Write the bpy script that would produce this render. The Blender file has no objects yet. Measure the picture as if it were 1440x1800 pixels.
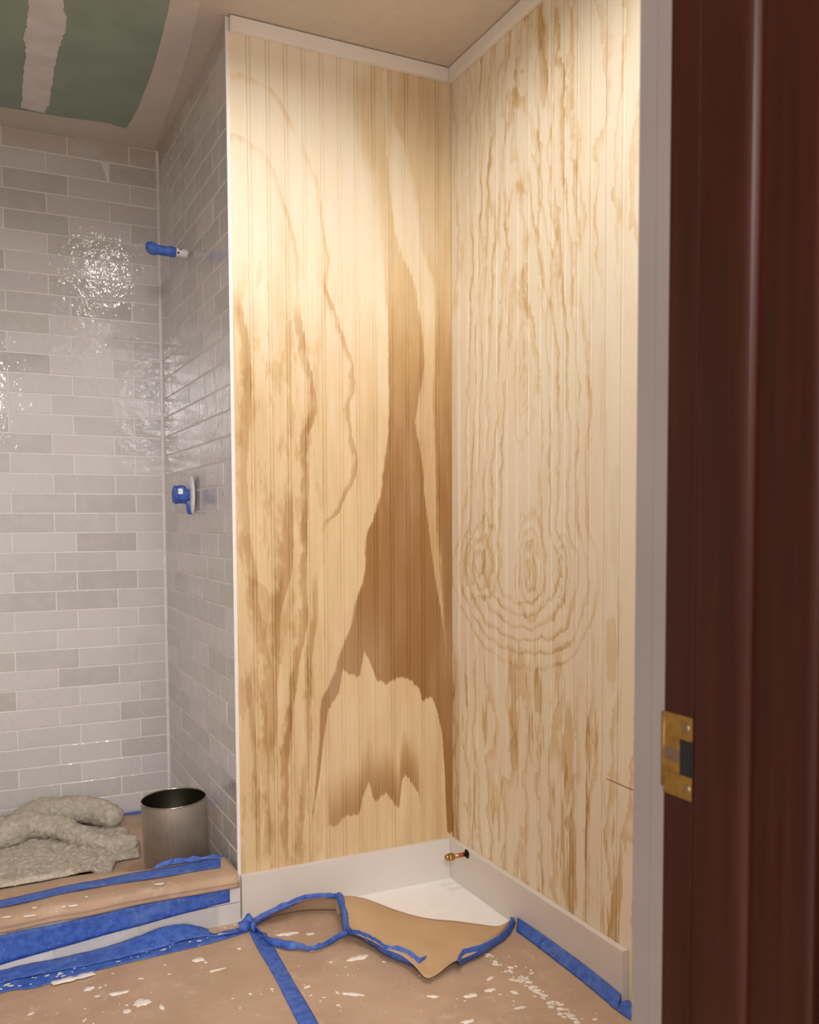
import bpy, bmesh, math, random
from mathutils import Vector, Matrix, noise as mnoise

random.seed(7)
S = bpy.context.scene
COL = S.collection

# ------------------------------------------------------------------ camera
F_PX, PY = 1592.7, 999.9
YAW, PITCH, ROLL = 0.45486, -0.05323, -0.00459
CAM = Vector((-1.335, -2.43326, 1.1038))
FWD = Vector((math.sin(YAW) * math.cos(PITCH), math.cos(YAW) * math.cos(PITCH), math.sin(PITCH)))
_r = Vector((math.cos(YAW), -math.sin(YAW), 0)); _u = _r.cross(FWD)
RIGHT = math.cos(ROLL) * _r + math.sin(ROLL) * _u
UP = -math.sin(ROLL) * _r + math.cos(ROLL) * _u
cam = bpy.data.cameras.new('camera'); camo = bpy.data.objects.new('camera', cam); COL.objects.link(camo)
M = Matrix((RIGHT, UP, -FWD)).transposed().to_4x4(); M.translation = CAM
camo.matrix_world = M
cam.sensor_fit = 'HORIZONTAL'; cam.sensor_width = 36; cam.lens = 36 * F_PX / 1440
cam.shift_y = (PY - 900) / 1440; cam.clip_start = 0.02
cam.dof.use_dof = True; cam.dof.focus_distance = 2.45; cam.dof.aperture_fstop = 11
S.camera = camo

# ------------------------------------------------------------------ light and exposure
S.view_settings.view_transform = 'Standard'; S.view_settings.look = 'None'
S.view_settings.gamma = 1; S.view_settings.use_curve_mapping = False
S.view_settings.exposure = -0.04
w = bpy.data.worlds.new('room_ambience'); S.world = w; w.use_nodes = True
w.node_tree.nodes['Background'].inputs[0].default_value = (1.0, 0.97, 0.94, 1)
w.node_tree.nodes['Background'].inputs[1].default_value = 0.80
LAMP = Vector((-0.65, -0.66, 2.44))
def area(name, loc, size, power, color, rot=(0, 0, 0), spread=math.pi):
    l = bpy.data.lights.new(name, 'AREA'); l.shape = 'DISK'; l.size = size; l.energy = power; l.color = color
    l.spread = spread
    o = bpy.data.objects.new(name, l); COL.objects.link(o); o.location = loc; o.rotation_euler = rot
    return o
area('recessed_light_bulb', LAMP + Vector((0, 0, 0.0115)), 0.075, 6.8, (1.0, 0.955, 0.91))
LAMP2 = Vector((-0.42, -1.48, 2.44))
area('second_recessed_bulb', LAMP2 + Vector((0, 0, 0.0115)), 0.075, 9.5, (1.0, 0.95, 0.90))
_l = bpy.data.lights.new('hall_fill_light', 'POINT'); _l.energy = 285; _l.color = (0.97, 0.97, 1.0); _l.shadow_soft_size = 0.36  # fill light added out of view to brighten the tile and wood
_o = bpy.data.objects.new('hall_fill_light', _l); COL.objects.link(_o); _o.location = (-1.86, -3.9, 2.26)

# ------------------------------------------------------------------ helpers
def ray(px, py):
    return FWD * F_PX + RIGHT * (px - 720) - UP * (py - PY)
def at(px, py, axis, val):                      # a pixel of the photo on the plane x / y / z = val
    d = ray(px, py)
    return CAM + d * ((val - CAM[axis]) / d[axis])
def srgb(r, g, b):
    f = lambda c: (c / 255 / 12.92) if c / 255 <= 0.04045 else ((c / 255 + 0.055) / 1.055) ** 2.4
    return (f(r), f(g), f(b), 1)
def link(name, me, mat=None, parent=None):
    o = bpy.data.objects.new(name, me); COL.objects.link(o)
    if mat is not None and not me.materials: me.materials.append(mat)
    if parent is not None: o.parent = parent
    return o
def obj(name, bm, mat, parent=None, smooth=False):
    bmesh.ops.recalc_face_normals(bm, faces=bm.faces[:])
    me = bpy.data.meshes.new(name); bm.to_mesh(me); bm.free()
    if smooth:
        for p in me.polygons: p.use_smooth = True
    return link(name, me, mat, parent)
def tag(o, label=None, cat=None, group=None, kind=None):
    if label: o['label'] = label
    if cat: o['category'] = cat
    if group: o['group'] = group
    if kind: o['kind'] = kind
    return o
def empty(name, loc):
    o = bpy.data.objects.new(name, None); COL.objects.link(o); o.location = loc; o.empty_display_size = 0.05
    return o
def box(bm, x0, x1, y0, y1, z0, z1, bevel=0.0):
    vs = [bm.verts.new((x, y, z)) for z in (z0, z1) for y in (y0, y1) for x in (x0, x1)]
    fs = [bm.faces.new([vs[i] for i in f]) for f in ((0, 2, 3, 1), (4, 5, 7, 6), (0, 1, 5, 4), (2, 6, 7, 3), (0, 4, 6, 2), (1, 3, 7, 5))]
    if bevel:
        es = list({e for f in fs for e in f.edges})
        bmesh.ops.bevel(bm, geom=es, offset=bevel, segments=2, profile=0.5, affect='EDGES')
    return vs
def lathe(bm, prof, n=32, mat=None):            # prof: (radius, height)
    rings = []
    for r, h in prof:
        rings.append([bm.verts.new((r * math.cos(2 * math.pi * i / n), r * math.sin(2 * math.pi * i / n), h)) for i in range(n)])
    for a, b in zip(rings, rings[1:]):
        for i in range(n):
            bm.faces.new((a[i], a[(i + 1) % n], b[(i + 1) % n], b[i]))
    return rings
def cap(bm, ring, flip=False):
    bm.faces.new(ring if not flip else ring[::-1])
def prism(bm, pts, z0, z1):
    a = [bm.verts.new((x, y, z0)) for x, y in pts]; b = [bm.verts.new((x, y, z1)) for x, y in pts]
    n = len(pts)
    for i in range(n): bm.faces.new((a[i], a[(i + 1) % n], b[(i + 1) % n], b[i]))
    return a, b
def fill_poly(bm, pts):                          # pts: 3D outline -> triangulated face set
    vs = [bm.verts.new(p) for p in pts]
    es = [bm.edges.new((vs[i], vs[(i + 1) % len(vs)])) for i in range(len(vs))]
    bmesh.ops.triangle_fill(bm, edges=es, use_beauty=True)
    return vs
def smoothpts(pts, per=6):                       # Catmull-Rom through points
    out = []; n = len(pts)
    for i in range(n - 1):
        p0 = pts[max(i - 1, 0)]; p1 = pts[i]; p2 = pts[i + 1]; p3 = pts[min(i + 2, n - 1)]
        for k in range(per):
            t = k / per
            out.append(0.5 * ((2 * p1) + (p2 - p0) * t + (2 * p0 - 5 * p1 + 4 * p2 - p3) * t * t + (3 * p1 - p0 - 3 * p2 + p3) * t ** 3))
    out.append(pts[-1].copy())
    return out
def sheet(bm, rows, thick=0.0):                  # grid of points -> surface
    vs = [[bm.verts.new(p) for p in r] for r in rows]
    for a, b in zip(vs, vs[1:]):
        for i in range(len(a) - 1):
            bm.faces.new((a[i], a[i + 1], b[i + 1], b[i]))
    return vs
def solid(o, t, off=-1):
    m = o.modifiers.new('thickness', 'SOLIDIFY'); m.thickness = t; m.offset = off
    return o

# ------------------------------------------------------------------ node helpers
class NT:
    def __init__(s, name):
        s.m = bpy.data.materials.new(name); s.m.use_nodes = True
        s.t = s.m.node_tree; s.b = s.t.nodes['Principled BSDF']
    def n(s, ty, **kw):
        nd = s.t.nodes.new(ty)
        for k, v in kw.items(): setattr(nd, k, v)
        return nd
    def put(s, sock, v):
        if isinstance(v, X): v = v.s
        if isinstance(v, bpy.types.NodeSocket): s.t.links.new(v, sock)
        else: sock.default_value = v
    def math(s, op, a, b=0.0, c=0.0):
        nd = s.n('ShaderNodeMath', operation=op)
        for i, v in enumerate((a, b, c)): s.put(nd.inputs[i], v)
        return X(s, nd.outputs[0])
    def noise(s, vec, scale=1.0, detail=3.0, rough=0.5):
        nd = s.n('ShaderNodeTexNoise'); s.put(nd.inputs['Vector'], vec)
        nd.inputs['Scale'].default_value = scale; nd.inputs['Detail'].default_value = detail; nd.inputs['Roughness'].default_value = rough
        return X(s, nd.outputs['Fac'])
    def vec(s, a=0.0, b=0.0, c=0.0):
        nd = s.n('ShaderNodeCombineXYZ')
        for i, v in enumerate((a, b, c)): s.put(nd.inputs[i], v)
        return nd.outputs[0]
    def coords(s, kind='Object'):
        tc = s.n('ShaderNodeTexCoord'); sp = s.n('ShaderNodeSeparateXYZ'); s.t.links.new(tc.outputs[kind], sp.inputs[0])
        return [X(s, o) for o in sp.outputs], tc.outputs[kind]
    def curve(s, val, pts, lo, hi, vlo, vhi, handle='VECTOR'):     # y(x) through pts, x in lo..hi, y in vlo..vhi
        nd = s.n('ShaderNodeFloatCurve'); cu = nd.mapping.curves[0]
        pts = sorted(((x - lo) / (hi - lo), (y - vlo) / (vhi - vlo)) for x, y in pts)
        if pts[0][0] > 0: pts.insert(0, (0.0, pts[0][1]))
        if pts[-1][0] < 1: pts.append((1.0, pts[-1][1]))
        for i, p in enumerate(pts):
            if i < 2: cu.points[0 if i == 0 else len(cu.points) - 1].location = p
            else: cu.points.new(*p)
        # the two default points were moved to the first two entries; sort happens in update
        for p in cu.points: p.handle_type = handle
        nd.mapping.use_clip = False; nd.mapping.update()
        s.put(nd.inputs['Value'], (val - lo) * (1.0 / (hi - lo)))
        return X(s, nd.outputs[0]) * (vhi - vlo) + vlo
    def step(s, v, a, b):                         # smoothstep
        nd = s.n('ShaderNodeMapRange', interpolation_type='SMOOTHSTEP')
        s.put(nd.inputs['Value'], v); nd.inputs['From Min'].default_value = a; nd.inputs['From Max'].default_value = b
        return X(s, nd.outputs[0])
    def mix(s, f, a, b):
        nd = s.n('ShaderNodeMix', data_type='RGBA')
        s.put(nd.inputs[0], f); s.put(nd.inputs[6], a); s.put(nd.inputs[7], b)
        return nd.outputs[2]
    def ramp(s, f, stops):
        nd = s.n('ShaderNodeValToRGB'); s.put(nd.inputs[0], f); e = nd.color_ramp.elements
        while len(e) < len(stops): e.new(0.5)
        for i, (p, c) in enumerate(stops): e[i].position = p; e[i].color = c
        return nd.outputs[0]
    def bump(s, h, strength=0.3, dist=0.001):
        nd = s.n('ShaderNodeBump'); s.put(nd.inputs['Height'], h)
        nd.inputs['Strength'].default_value = strength; nd.inputs['Distance'].default_value = dist
        s.t.links.new(nd.outputs[0], s.b.inputs['Normal'])
    def base(s, c, rough=0.5, metal=0.0, spec=0.5):
        s.put(s.b.inputs['Base Color'], c); s.put(s.b.inputs['Roughness'], rough)
        s.b.inputs['Metallic'].default_value = metal; s.b.inputs['Specular IOR Level'].default_value = spec
        return s.m
class X:
    def __init__(s, nt, sock): s.nt = nt; s.s = sock
    def __add__(s, o): return s.nt.math('ADD', s, o)
    def __radd__(s, o): return s.nt.math('ADD', s, o)
    def __sub__(s, o): return s.nt.math('SUBTRACT', s, o)
    def __rsub__(s, o): return s.nt.math('SUBTRACT', o, s)
    def __mul__(s, o): return s.nt.math('MULTIPLY', s, o)
    def __rmul__(s, o): return s.nt.math('MULTIPLY', s, o)
    def __truediv__(s, o): return s.nt.math('DIVIDE', s, o)
    def __neg__(s): return s.nt.math('MULTIPLY', s, -1.0)
def sq(x): return x * x
def mx(a, b): return a.nt.math('MAXIMUM', a, b)
def mn(a, b): return a.nt.math('MINIMUM', a, b)
def gauss(nt, d, wd): return nt.math('EXPONENT', sq(d * (1.0 / wd)) * -1.0)

# ------------------------------------------------------------------ plain materials
def plain(name, c, rough=0.5, metal=0.0, var=0.06, vs=30, bump=0.0, bs=300, spec=0.5):
    t = NT(name); (x, y, z), v = t.coords()
    f = t.noise(v, vs, 4)
    lo = tuple(k * (1 - var) for k in c[:3]) + (1,); hi = tuple(min(k * (1 + var), 1) for k in c[:3]) + (1,)
    if bump: t.bump(t.noise(v, bs, 3), bump, 0.001)
    return t.base(t.mix(t.step(f, 0.3, 0.7), lo, hi), rough, metal, spec)
M_CEIL = plain('ceiling_paint', srgb(208, 196, 184), 0.85, var=0.03, bump=0.15, bs=120)
M_COMP = plain('joint_compound', srgb(226, 221, 216), 0.9, var=0.07, vs=14, bump=0.2, bs=90)
M_GREEN = plain('green_drywall', srgb(150, 166, 150), 0.85, var=0.08, vs=9)
M_WHITE = plain('white_painted_trim', srgb(240, 235, 230), 0.45, var=0.02, vs=6, bump=0.08, bs=200)
M_BASEB = plain('primed_baseboard', srgb(222, 214, 206), 0.5, var=0.02, vs=6, bump=0.08, bs=200)
M_FLOORW = plain('white_floor', srgb(246, 243, 240), 0.5, var=0.02)
M_GROUT = plain('white_grout', srgb(240, 236, 232), 0.9, var=0.05, vs=60)
M_EDGE = plain('white_edge_trim', srgb(240, 236, 232), 0.35, var=0.02)
M_DRY = plain('drywall_paint', srgb(214, 205, 196), 0.85, var=0.03)
M_SPLAT = plain('dried_compound', srgb(236, 228, 218), 0.8, var=0.08, vs=60, bump=0.3, bs=200)
M_COPPER = plain('copper', srgb(205, 140, 105), 0.33, 1.0, var=0.12, vs=60)
M_BRASSN = plain('brass', srgb(176, 146, 84), 0.3, 1.0, var=0.12, vs=80)
M_BLACK = plain('dark_void', srgb(14, 10, 9), 0.9)
M_PLAST = plain('white_plastic', srgb(232, 230, 230), 0.4, var=0.06, vs=90)
M_STEEL = plain('screw_steel', srgb(150, 135, 105), 0.4, 1.0)
M_BULB = NT('lamp_lens'); M_BULB.b.inputs['Emission Color'].default_value = (1, 0.9, 0.76, 1); M_BULB.b.inputs['Emission Strength'].default_value = 6; M_BULB = M_BULB.m

def tape_mat():
    t = NT('blue_masking_tape'); (x, y, z), v = t.coords()
    n1 = t.noise(v, 55, 5, 0.65); fl = t.step(t.noise(v, 170, 2), 0.72, 0.76)
    c = t.mix(t.step(n1, 0.3, 0.75), srgb(46, 84, 172), srgb(82, 120, 204))
    c = t.mix(t.step(t.noise(v, 18, 3), 0.5, 0.8) * 0.25, c, srgb(150, 175, 225))
    c = t.mix(fl * 0.8, c, srgb(225, 225, 232))
    t.bump(t.noise(v, 220, 3), 0.35, 0.001)
    return t.base(c, 0.55)
M_TAPE = tape_mat()
def paper_mat(name, a, b, dust=1.0, rough=0.72):
    t = NT(name); (x, y, z), v = t.coords()
    n = t.noise(v, 5, 4, 0.6); f = t.noise(v, 900, 2)
    c = t.mix(t.step(n, 0.3, 0.72), a, b)
    d1 = t.step(t.noise(v, 16, 6, 0.7), 0.52, 0.76) * 0.6 * dust
    c = t.mix(d1, c, srgb(214, 196, 178))
    d2 = t.step(t.noise(v, 75, 3, 0.6), 0.70, 0.76) * t.step(n, 0.42, 0.62) * 0.75 * dust
    c = t.mix(d2, c, srgb(232, 220, 208))
    sc = t.step(t.noise(t.vec(x * 9 + y * 3, y * 40, z), 3, 4), 0.66, 0.74) * 0.2 * dust
    c = t.mix(sc, c, srgb(120, 84, 56))
    t.bump(f * 0.3 + t.noise(v, 26, 4), 0.25, 0.004)
    return t.base(c, rough)
M_PAPER = paper_mat('brown_builders_paper', srgb(182, 152, 126), srgb(195, 167, 141))
M_FLAP = paper_mat('brown_paper_underside', srgb(192, 158, 120), srgb(200, 168, 130), dust=0.15)

def tile_mat():
    t = NT('glazed_taupe_tile'); (x, y, z), v = t.coords()
    oi = t.n('ShaderNodeObjectInfo'); rnd = X(t, oi.outputs['Random'])
    c = t.ramp(rnd, [(0.0, srgb(196, 191, 187)), (0.18, srgb(209, 205, 201)), (0.55, srgb(217, 213, 210)), (0.85, srgb(224, 220, 218)), (1.0, srgb(201, 197, 194))])
    vv = t.vec(x + rnd * 37.0, y + rnd * 11.0, z + rnd * 53.0)
    c = t.mix(t.step(t.noise(vv, 22, 4, 0.6), 0.35, 0.75) * 0.3, c, srgb(226, 222, 219))
    # joint compound dragged over the topmost rows of tile
    g = t.n('ShaderNodeNewGeometry'); sp = t.n('ShaderNodeSeparateXYZ'); t.t.links.new(g.outputs['Position'], sp.inputs[0])
    wz = X(t, sp.outputs[2])
    m = t.step(wz + (t.noise(g.outputs['Position'], 11, 4) - 0.5) * 0.22, 2.33, 2.42)
    c = t.mix(m, c, srgb(203, 191, 180))
    h = t.noise(vv, 58, 2, 0.5) + t.noise(vv, 18, 1, 0.4) * 1.6
    t.bump(h, 1.0, 0.0013)
    return t.base(c, 0.085 + m * 0.6, 0, 0.66)
M_TILE = tile_mat()

# ------------------------------------------------------------------ wood of the two beadboard sheets
def fold(pts, axis): return [(at(px, py, axis, 0.0)) for px, py in pts]
def wood_base(t, u, z, d, fine_amt=0.06):
    fib = t.noise(t.vec(u * 420.0, z * 7.0, 0.0), 1.0, 3, 0.6)
    fib2 = t.noise(t.vec(u * 90.0, z * 1.6, 3.0), 1.0, 3, 0.6)
    d = d + (fib - 0.5) * fine_amt * 1.6 + (fib2 - 0.5) * 0.16
    c = t.ramp(d, [(0.0, srgb(246, 238, 221)), (0.22, srgb(239, 225, 198)), (0.45, srgb(220, 194, 150)), (0.7, srgb(192, 157, 108)), (1.0, srgb(156, 115, 68))])
    pin = t.step(t.noise(t.vec(u * 7, z * 1.1, 9.0), 1.0, 3), 0.45, 0.75)
    c = t.mix(pin * 0.22, c, srgb(236, 207, 178))
    t.bump(fib, 0.12, 0.001)
    return t.base(c, t.math('ADD', 0.42, fib2 * 0.1), 0, 0.35)

def wood_left():
    t = NT('plywood_left_sheet'); (x, y, z), v = t.coords()
    jag = (t.noise(t.vec(x * 130.0, z * 6.0, 0.0), 1.0, 4, 0.6) - 0.5)
    wob = (t.noise(t.vec(x * 9.0, z * 5.0, 2.0), 1.0, 3, 0.55) - 0.5)
    zz = z + jag * 0.035
    fine = (t.noise(t.vec(x * 40.0, z * 16.0, 4.0), 1.0, 4, 0.65) - 0.5)
    xx = x + wob * 0.024 + jag * 0.013 + fine * 0.016
    def cx(pts): return t.curve(zz, [(p.z, p.x) for p in fold(pts, 1)], 0.0, 2.6, -0.8, 0.1, 'AUTO')
    def cz(pts): return t.curve(x + jag * 0.004, [(p.x, p.z) for p in fold(pts, 1)], -0.8, 0.1, 0.0, 2.6)
    dl = cx([(646, 100), (618, 170), (626, 233), (640, 284), (650, 307), (657, 356), (675, 484), (680, 585), (683, 742), (678, 790), (669, 864), (655, 913), (645, 940), (638, 1007), (626, 1052), (617, 1102), (600, 1146), (591, 1175), (579, 1204), (565, 1233), (559, 1315), (553, 1408), (545, 1500)])
    lt = cz([(540, 1500), (553, 1417), (562, 1364), (568, 1306), (577, 1248), (596, 1216), (603, 1175), (611, 1183), (632, 1190), (641, 1142), (655, 1175), (662, 1195), (682, 1201), (700, 1190), (717, 1192), (737, 1210), (743, 1233), (757, 1222), (769, 1248), (778, 1292), (782, 1359), (786, 1464)])
    sl = cx([(676, 200), (680, 256), (688, 330), (694, 400), (709, 455), (729, 500), (744, 608), (736, 699), (730, 742), (739, 799), (746, 864), (758, 955), (768, 1040), (780, 1130)])
    sr = cx([(690, 200), (712, 256), (731, 350), (747, 450), (763, 500), (765, 700), (768, 813), (773, 955), (778, 1040), (782, 1130)])
    db = cz([(596, 1450), (603, 1437), (612, 1433), (632, 1431), (638, 1402), (649, 1373), (655, 1400), (660, 1410), (679, 1394), (690, 1408), (702, 1423), (707, 1370), (713, 1362), (725, 1379), (737, 1396), (745, 1440), (747, 1470)])
    soft_up = t.step(z, 1.55, 2.05)
    right = t.step(xx - dl, -0.004, 0.006) * (1.0 - soft_up) + t.step(xx - dl, -0.03, 0.05) * soft_up
    lightp = t.step(lt - zz, -0.004, 0.004)
    sliver = t.step(xx - sl, -0.003, 0.004) * t.step(sr - xx, -0.008, 0.012)
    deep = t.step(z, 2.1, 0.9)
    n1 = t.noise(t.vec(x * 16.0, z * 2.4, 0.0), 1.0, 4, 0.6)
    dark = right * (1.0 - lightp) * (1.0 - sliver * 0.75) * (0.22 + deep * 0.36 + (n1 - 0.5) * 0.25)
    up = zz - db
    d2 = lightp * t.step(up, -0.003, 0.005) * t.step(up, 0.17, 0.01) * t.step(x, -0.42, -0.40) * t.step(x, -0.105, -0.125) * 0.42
    d = 0.17 + t.step(z + wob * 0.25, 2.05, 1.25) * (0.30 + (n1 - 0.5) * 0.2) + dark + d2 + (n1 - 0.5) * 0.22  # lower wood is tanner, and darkened further in colour to offset the fill light
    # narrow latewood veins
    def vein(pts, wd, amt, z0=None, z1=None):
        q = fold(pts, 1); c = t.curve(zz, [(p.z, p.x) for p in q], 0.0, 2.6, -0.8, 0.1, 'AUTO')
        dd = xx - c
        zs = [p.z for p in q]
        m = t.step(z, min(zs) - 0.02, min(zs) + 0.05) * t.step(z, max(zs) + 0.02, max(zs) - 0.05)
        one = t.step(dd + fine * wd * 4.0, -wd * 3.2, -wd * 1.2) * t.step(dd, wd * 0.4, 0.0) * (0.55 + n1 * 0.8)     # soft on the left, crisp on the right
        return one * m * amt
    d = d + vein([(527, 540), (538, 614), (552, 682), (554, 728), (541, 770), (542, 842), (538, 1007), (539, 1087), (524, 1190), (515, 1248), (507, 1321), (505, 1510)], 0.008, 0.27)
    d = d + vein([(575, 500), (595, 557), (609, 605), (618, 628), (623, 682), (615, 716), (626, 827), (609, 870), (598, 899), (572, 931)], 0.006, 0.27)
    d = d + vein([(513, 860), (515, 941), (509, 1017), (492, 1073), (492, 1146), (486, 1233), (483, 1330)], 0.017, 0.26)
    d = d + vein([(560, 1010), (556, 1090), (548, 1180), (546, 1300), (535, 1420), (530, 1510)], 0.008, 0.2)
    d = d + vein([(440, 1180), (446, 1260), (452, 1340), (455, 1500)], 0.006, 0.2)
    d = d + vein([(466, 1200), (470, 1300), (474, 1400), (476, 1510)], 0.008, 0.2)
    d = d + vein([(424, 520), (436, 600), (440, 690), (432, 800), (437, 900), (448, 1000), (460, 1120)], 0.012, 0.24)
    d = d + vein([(440, 1010), (470, 1040), (468, 1130), (480, 1180)], 0.01, 0.2)
    # arched brown lines of the pale upper half
    hx = x + 0.66; arch = t.math('SQRT', sq(hx * 1.25) + sq((z - 1.78) * 0.62)) + wob * 0.10
    ring = t.math('FRACT', arch * 9.0)
    line = t.step(ring, 0.78, 0.93) * t.step(ring, 1.0, 0.95) * t.step(arch, 0.12, 0.2) * t.step(arch, 0.46, 0.36) * t.step(z, 1.6, 1.8)
    d = d + line * 0.17 * t.step(n1, 0.3, 0.6)
    # blotched olive vein patches down the left
    bl = t.step(t.noise(t.vec(x * 26.0, z * 5.5, 5.0), 1.0, 4, 0.62), 0.52, 0.60) * t.step(x, -0.38, -0.46) * t.step(z, 2.1, 1.5)
    d = d + bl * 0.13
    return wood_base(t, x, z, d)

def wood_right():
    t = NT('plywood_right_sheet'); (x, y, z), v = t.coords()
    cy, cz0 = -0.377, 0.985                                  # heart of the cathedral figure
    jag = (t.noise(t.vec(y * 90.0, z * 9.0, 0.0), 1.0, 3, 0.6) - 0.5)
    wob = (t.noise(t.vec(y * 13.0, z * 7.0, 2.0), 1.0, 4, 0.6) - 0.5)
    wob2 = (t.noise(t.vec(y * 4.0, z * 1.7, 6.0), 1.0, 2, 0.5) - 0.5)
    n1 = t.noise(t.vec(y * 15.0, z * 2.6, 0.0), 1.0, 4, 0.6)
    uy = (y - cy) * (1.0 / 0.30)
    above = t.step(z, cz0 + 0.02, cz0 + 0.12)
    uy = uy * (1.0 + above * 0.22) + wob2 * 0.35
    vz_dn = t.math('MINIMUM', (z - cz0) * (1.0 / 0.235), 0.0)
    vz_up = t.math('MAXIMUM', (z - cz0) * (1.0 / 1.7), 0.0)
    rr = t.math('SQRT', sq(uy) + sq(vz_dn + vz_up)) + wob * 0.30 + jag * 0.02
    fr = t.math('FRACT', rr * 6.6)
    ln = t.step(fr, 0.5, 0.84) * t.step(fr, 1.0, 0.92)
    wide = t.step(n1, 0.35, 0.7)
    zone = t.step(rr, 0.34, 0.46) * t.step(rr, 1.38, 1.12)
    low = t.step(z, 0.62, 0.78)
    d = 0.12 + t.step(z + wob * 0.3, 1.2, 0.55) * 0.10 + ln * zone * low * (0.14 + wide * 0.20) + (n1 - 0.5) * 0.18
    # the two eyes: nested arches over striped patches
    def eye(ey, ez, wy, hz, amt):
        e = t.math('SQRT', sq((y - ey) * (1.0 / wy) + wob2 * 0.8) + sq((z - ez) * (1.0 / hz))) + wob * 1.3 + jag * 0.3
        f = t.math('FRACT', e * 3.0)
        return (t.step(f, 0.35, 0.85) * t.step(f, 1.0, 0.92) * t.step(e, 1.25, 1.0) + t.step(e, 0.5, 0.2) * t.step(t.noise(t.vec(y * 110.0, z * 8.0, 1.0), 1.0, 2), 0.42, 0.6) * 0.7) * amt
    d = d + eye(-0.185, 0.985, 0.095, 0.125, 0.20) + eye(-0.43, 0.985, 0.075, 0.15, 0.18) + eye(-0.57, 0.99, 0.045, 0.09, 0.16)
    d = d + eye(-0.395, 1.45, 0.055, 0.17, 0.13)
    # long flame shaped blotches below the figure, streaks above
    bl = t.step(t.noise(t.vec(y * 21.0, z * 2.3, 11.0), 1.0, 4, 0.6) + jag * 0.08, 0.55, 0.60)
    d = d + bl * (0.10 + t.step(z, 0.85, 0.6) * 0.20)
    st = t.math('FRACT', y * 13.0 + wob * 1.6 + wob2 * 3.0)
    d = d + t.step(st, 0.6, 0.94) * t.step(st, 1.0, 0.96) * (t.step(z, 0.8, 0.6) + t.step(z, 1.45, 1.75)) * 0.20
    def patch(px, py, wy, hz, amt):
        c = at(px, py, 0, 0.0)
        e = t.math('SQRT', sq((y - c.y) * (1.0 / wy)) + sq((z - c.z) * (1.0 / hz))) + wob * 1.5 + jag * 1.3
        return t.step(e, 1.1, 0.85) * amt
    d = d + patch(915, 1180, 0.035, 0.07, 0.22) + patch(945, 1215, 0.02, 0.06, 0.22) + patch(998, 1330, 0.022, 0.16, 0.26) + patch(1075, 1145, 0.022, 0.09, 0.18)
    d = d + patch(957, 105, 0.02, 0.10, 0.26) + patch(905, 1320, 0.025, 0.07, 0.2)
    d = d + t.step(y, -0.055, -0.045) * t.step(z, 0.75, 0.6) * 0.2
    # pencil line across the narrow strip
    return wood_base(t, y, z, d)
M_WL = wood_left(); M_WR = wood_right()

# ------------------------------------------------------------------ the shell
H = 2.44
WX = -0.6785                                            # tiled side wall of the shower
D = 0.9684                                              # tiled far wall
RISER = -0.035
def struct(name, bm, mat): return tag(obj(name, bm, mat), kind='structure')
bm = bmesh.new(); box(bm, -2.6, 0.14, -4.7, 1.1, -0.06, 0.0); floor = struct('floor', bm, M_FLOORW)
# ceiling with the round cut-out for the recessed lamp
bm = bmesh.new()
outer = [(-2.6, -4.7), (0.14, -4.7), (0.14, 1.1), (-2.6, 1.1)]; N = 40; RL = 0.0605
ov = [bm.verts.new((x, y, H)) for x, y in outer]
iv2 = [bm.verts.new((LAMP2.x + RL * math.cos(2 * math.pi * i / N), LAMP2.y + RL * math.sin(2 * math.pi * i / N), H)) for i in range(N)]
iv = [bm.verts.new((LAMP.x + RL * math.cos(2 * math.pi * i / N), LAMP.y + RL * math.sin(2 * math.pi * i / N), H)) for i in range(N)]
es = [bm.edges.new((ov[i], ov[(i + 1) % 4])) for i in range(4)] + [bm.edges.new((iv2[i], iv2[(i + 1) % N])) for i in range(N)] + [bm.edges.new((iv[i], iv[(i + 1) % N])) for i in range(N)]
bmesh.ops.triangle_fill(bm, edges=es, use_beauty=True)
top = [bm.verts.new((x, y, H + 0.12)) for x, y in outer]; bm.faces.new(top)
for i in range(4): bm.faces.new((ov[i], ov[(i + 1) % 4], top[(i + 1) % 4], top[i]))
ceiling = obj('ceiling', bm, M_CEIL); tag(ceiling, kind='structure')
bm = bmesh.new(); box(bm, -0.664, 0.14, 0.0095, 0.12, 0, H); struct('wall_back', bm, M_DRY)
bm = bmesh.new(); box(bm, 0.0095, 0.14, -1.775, 0.0095, 0, H); struct('wall_right', bm, M_DRY)
bm = bmesh.new(); box(bm, WX + 0.006, WX + 0.0145, 0.0095, D + 0.006, 0, H); wall_side = struct('wall_side', bm, M_GROUT)
bm = bmesh.new(); box(bm, -1.80, WX + 0.006, D + 0.006, D + 0.08, 0, H); wall_far = struct('wall_far', bm, M_GROUT)
bm = bmesh.new(); box(bm, -1.88, -1.80, -0.03, D + 0.08, 0, H); struct('wall_shower_left', bm, M_DRY)
bm = bmesh.new(); box(bm, -2.68, -2.6, -1.93, 0.06, 0, H); box(bm, -2.6, -1.88, -0.03, 0.06, 0, H); struct('wall_left', bm, M_DRY)
bm = bmesh.new(); box(bm, -0.752, 0.14, -1.93, -1.80, 0, H); box(bm, -2.6, -0.752, -1.93, -1.80, 2.09, H); struct('wall_front', bm, M_DRY)

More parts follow.
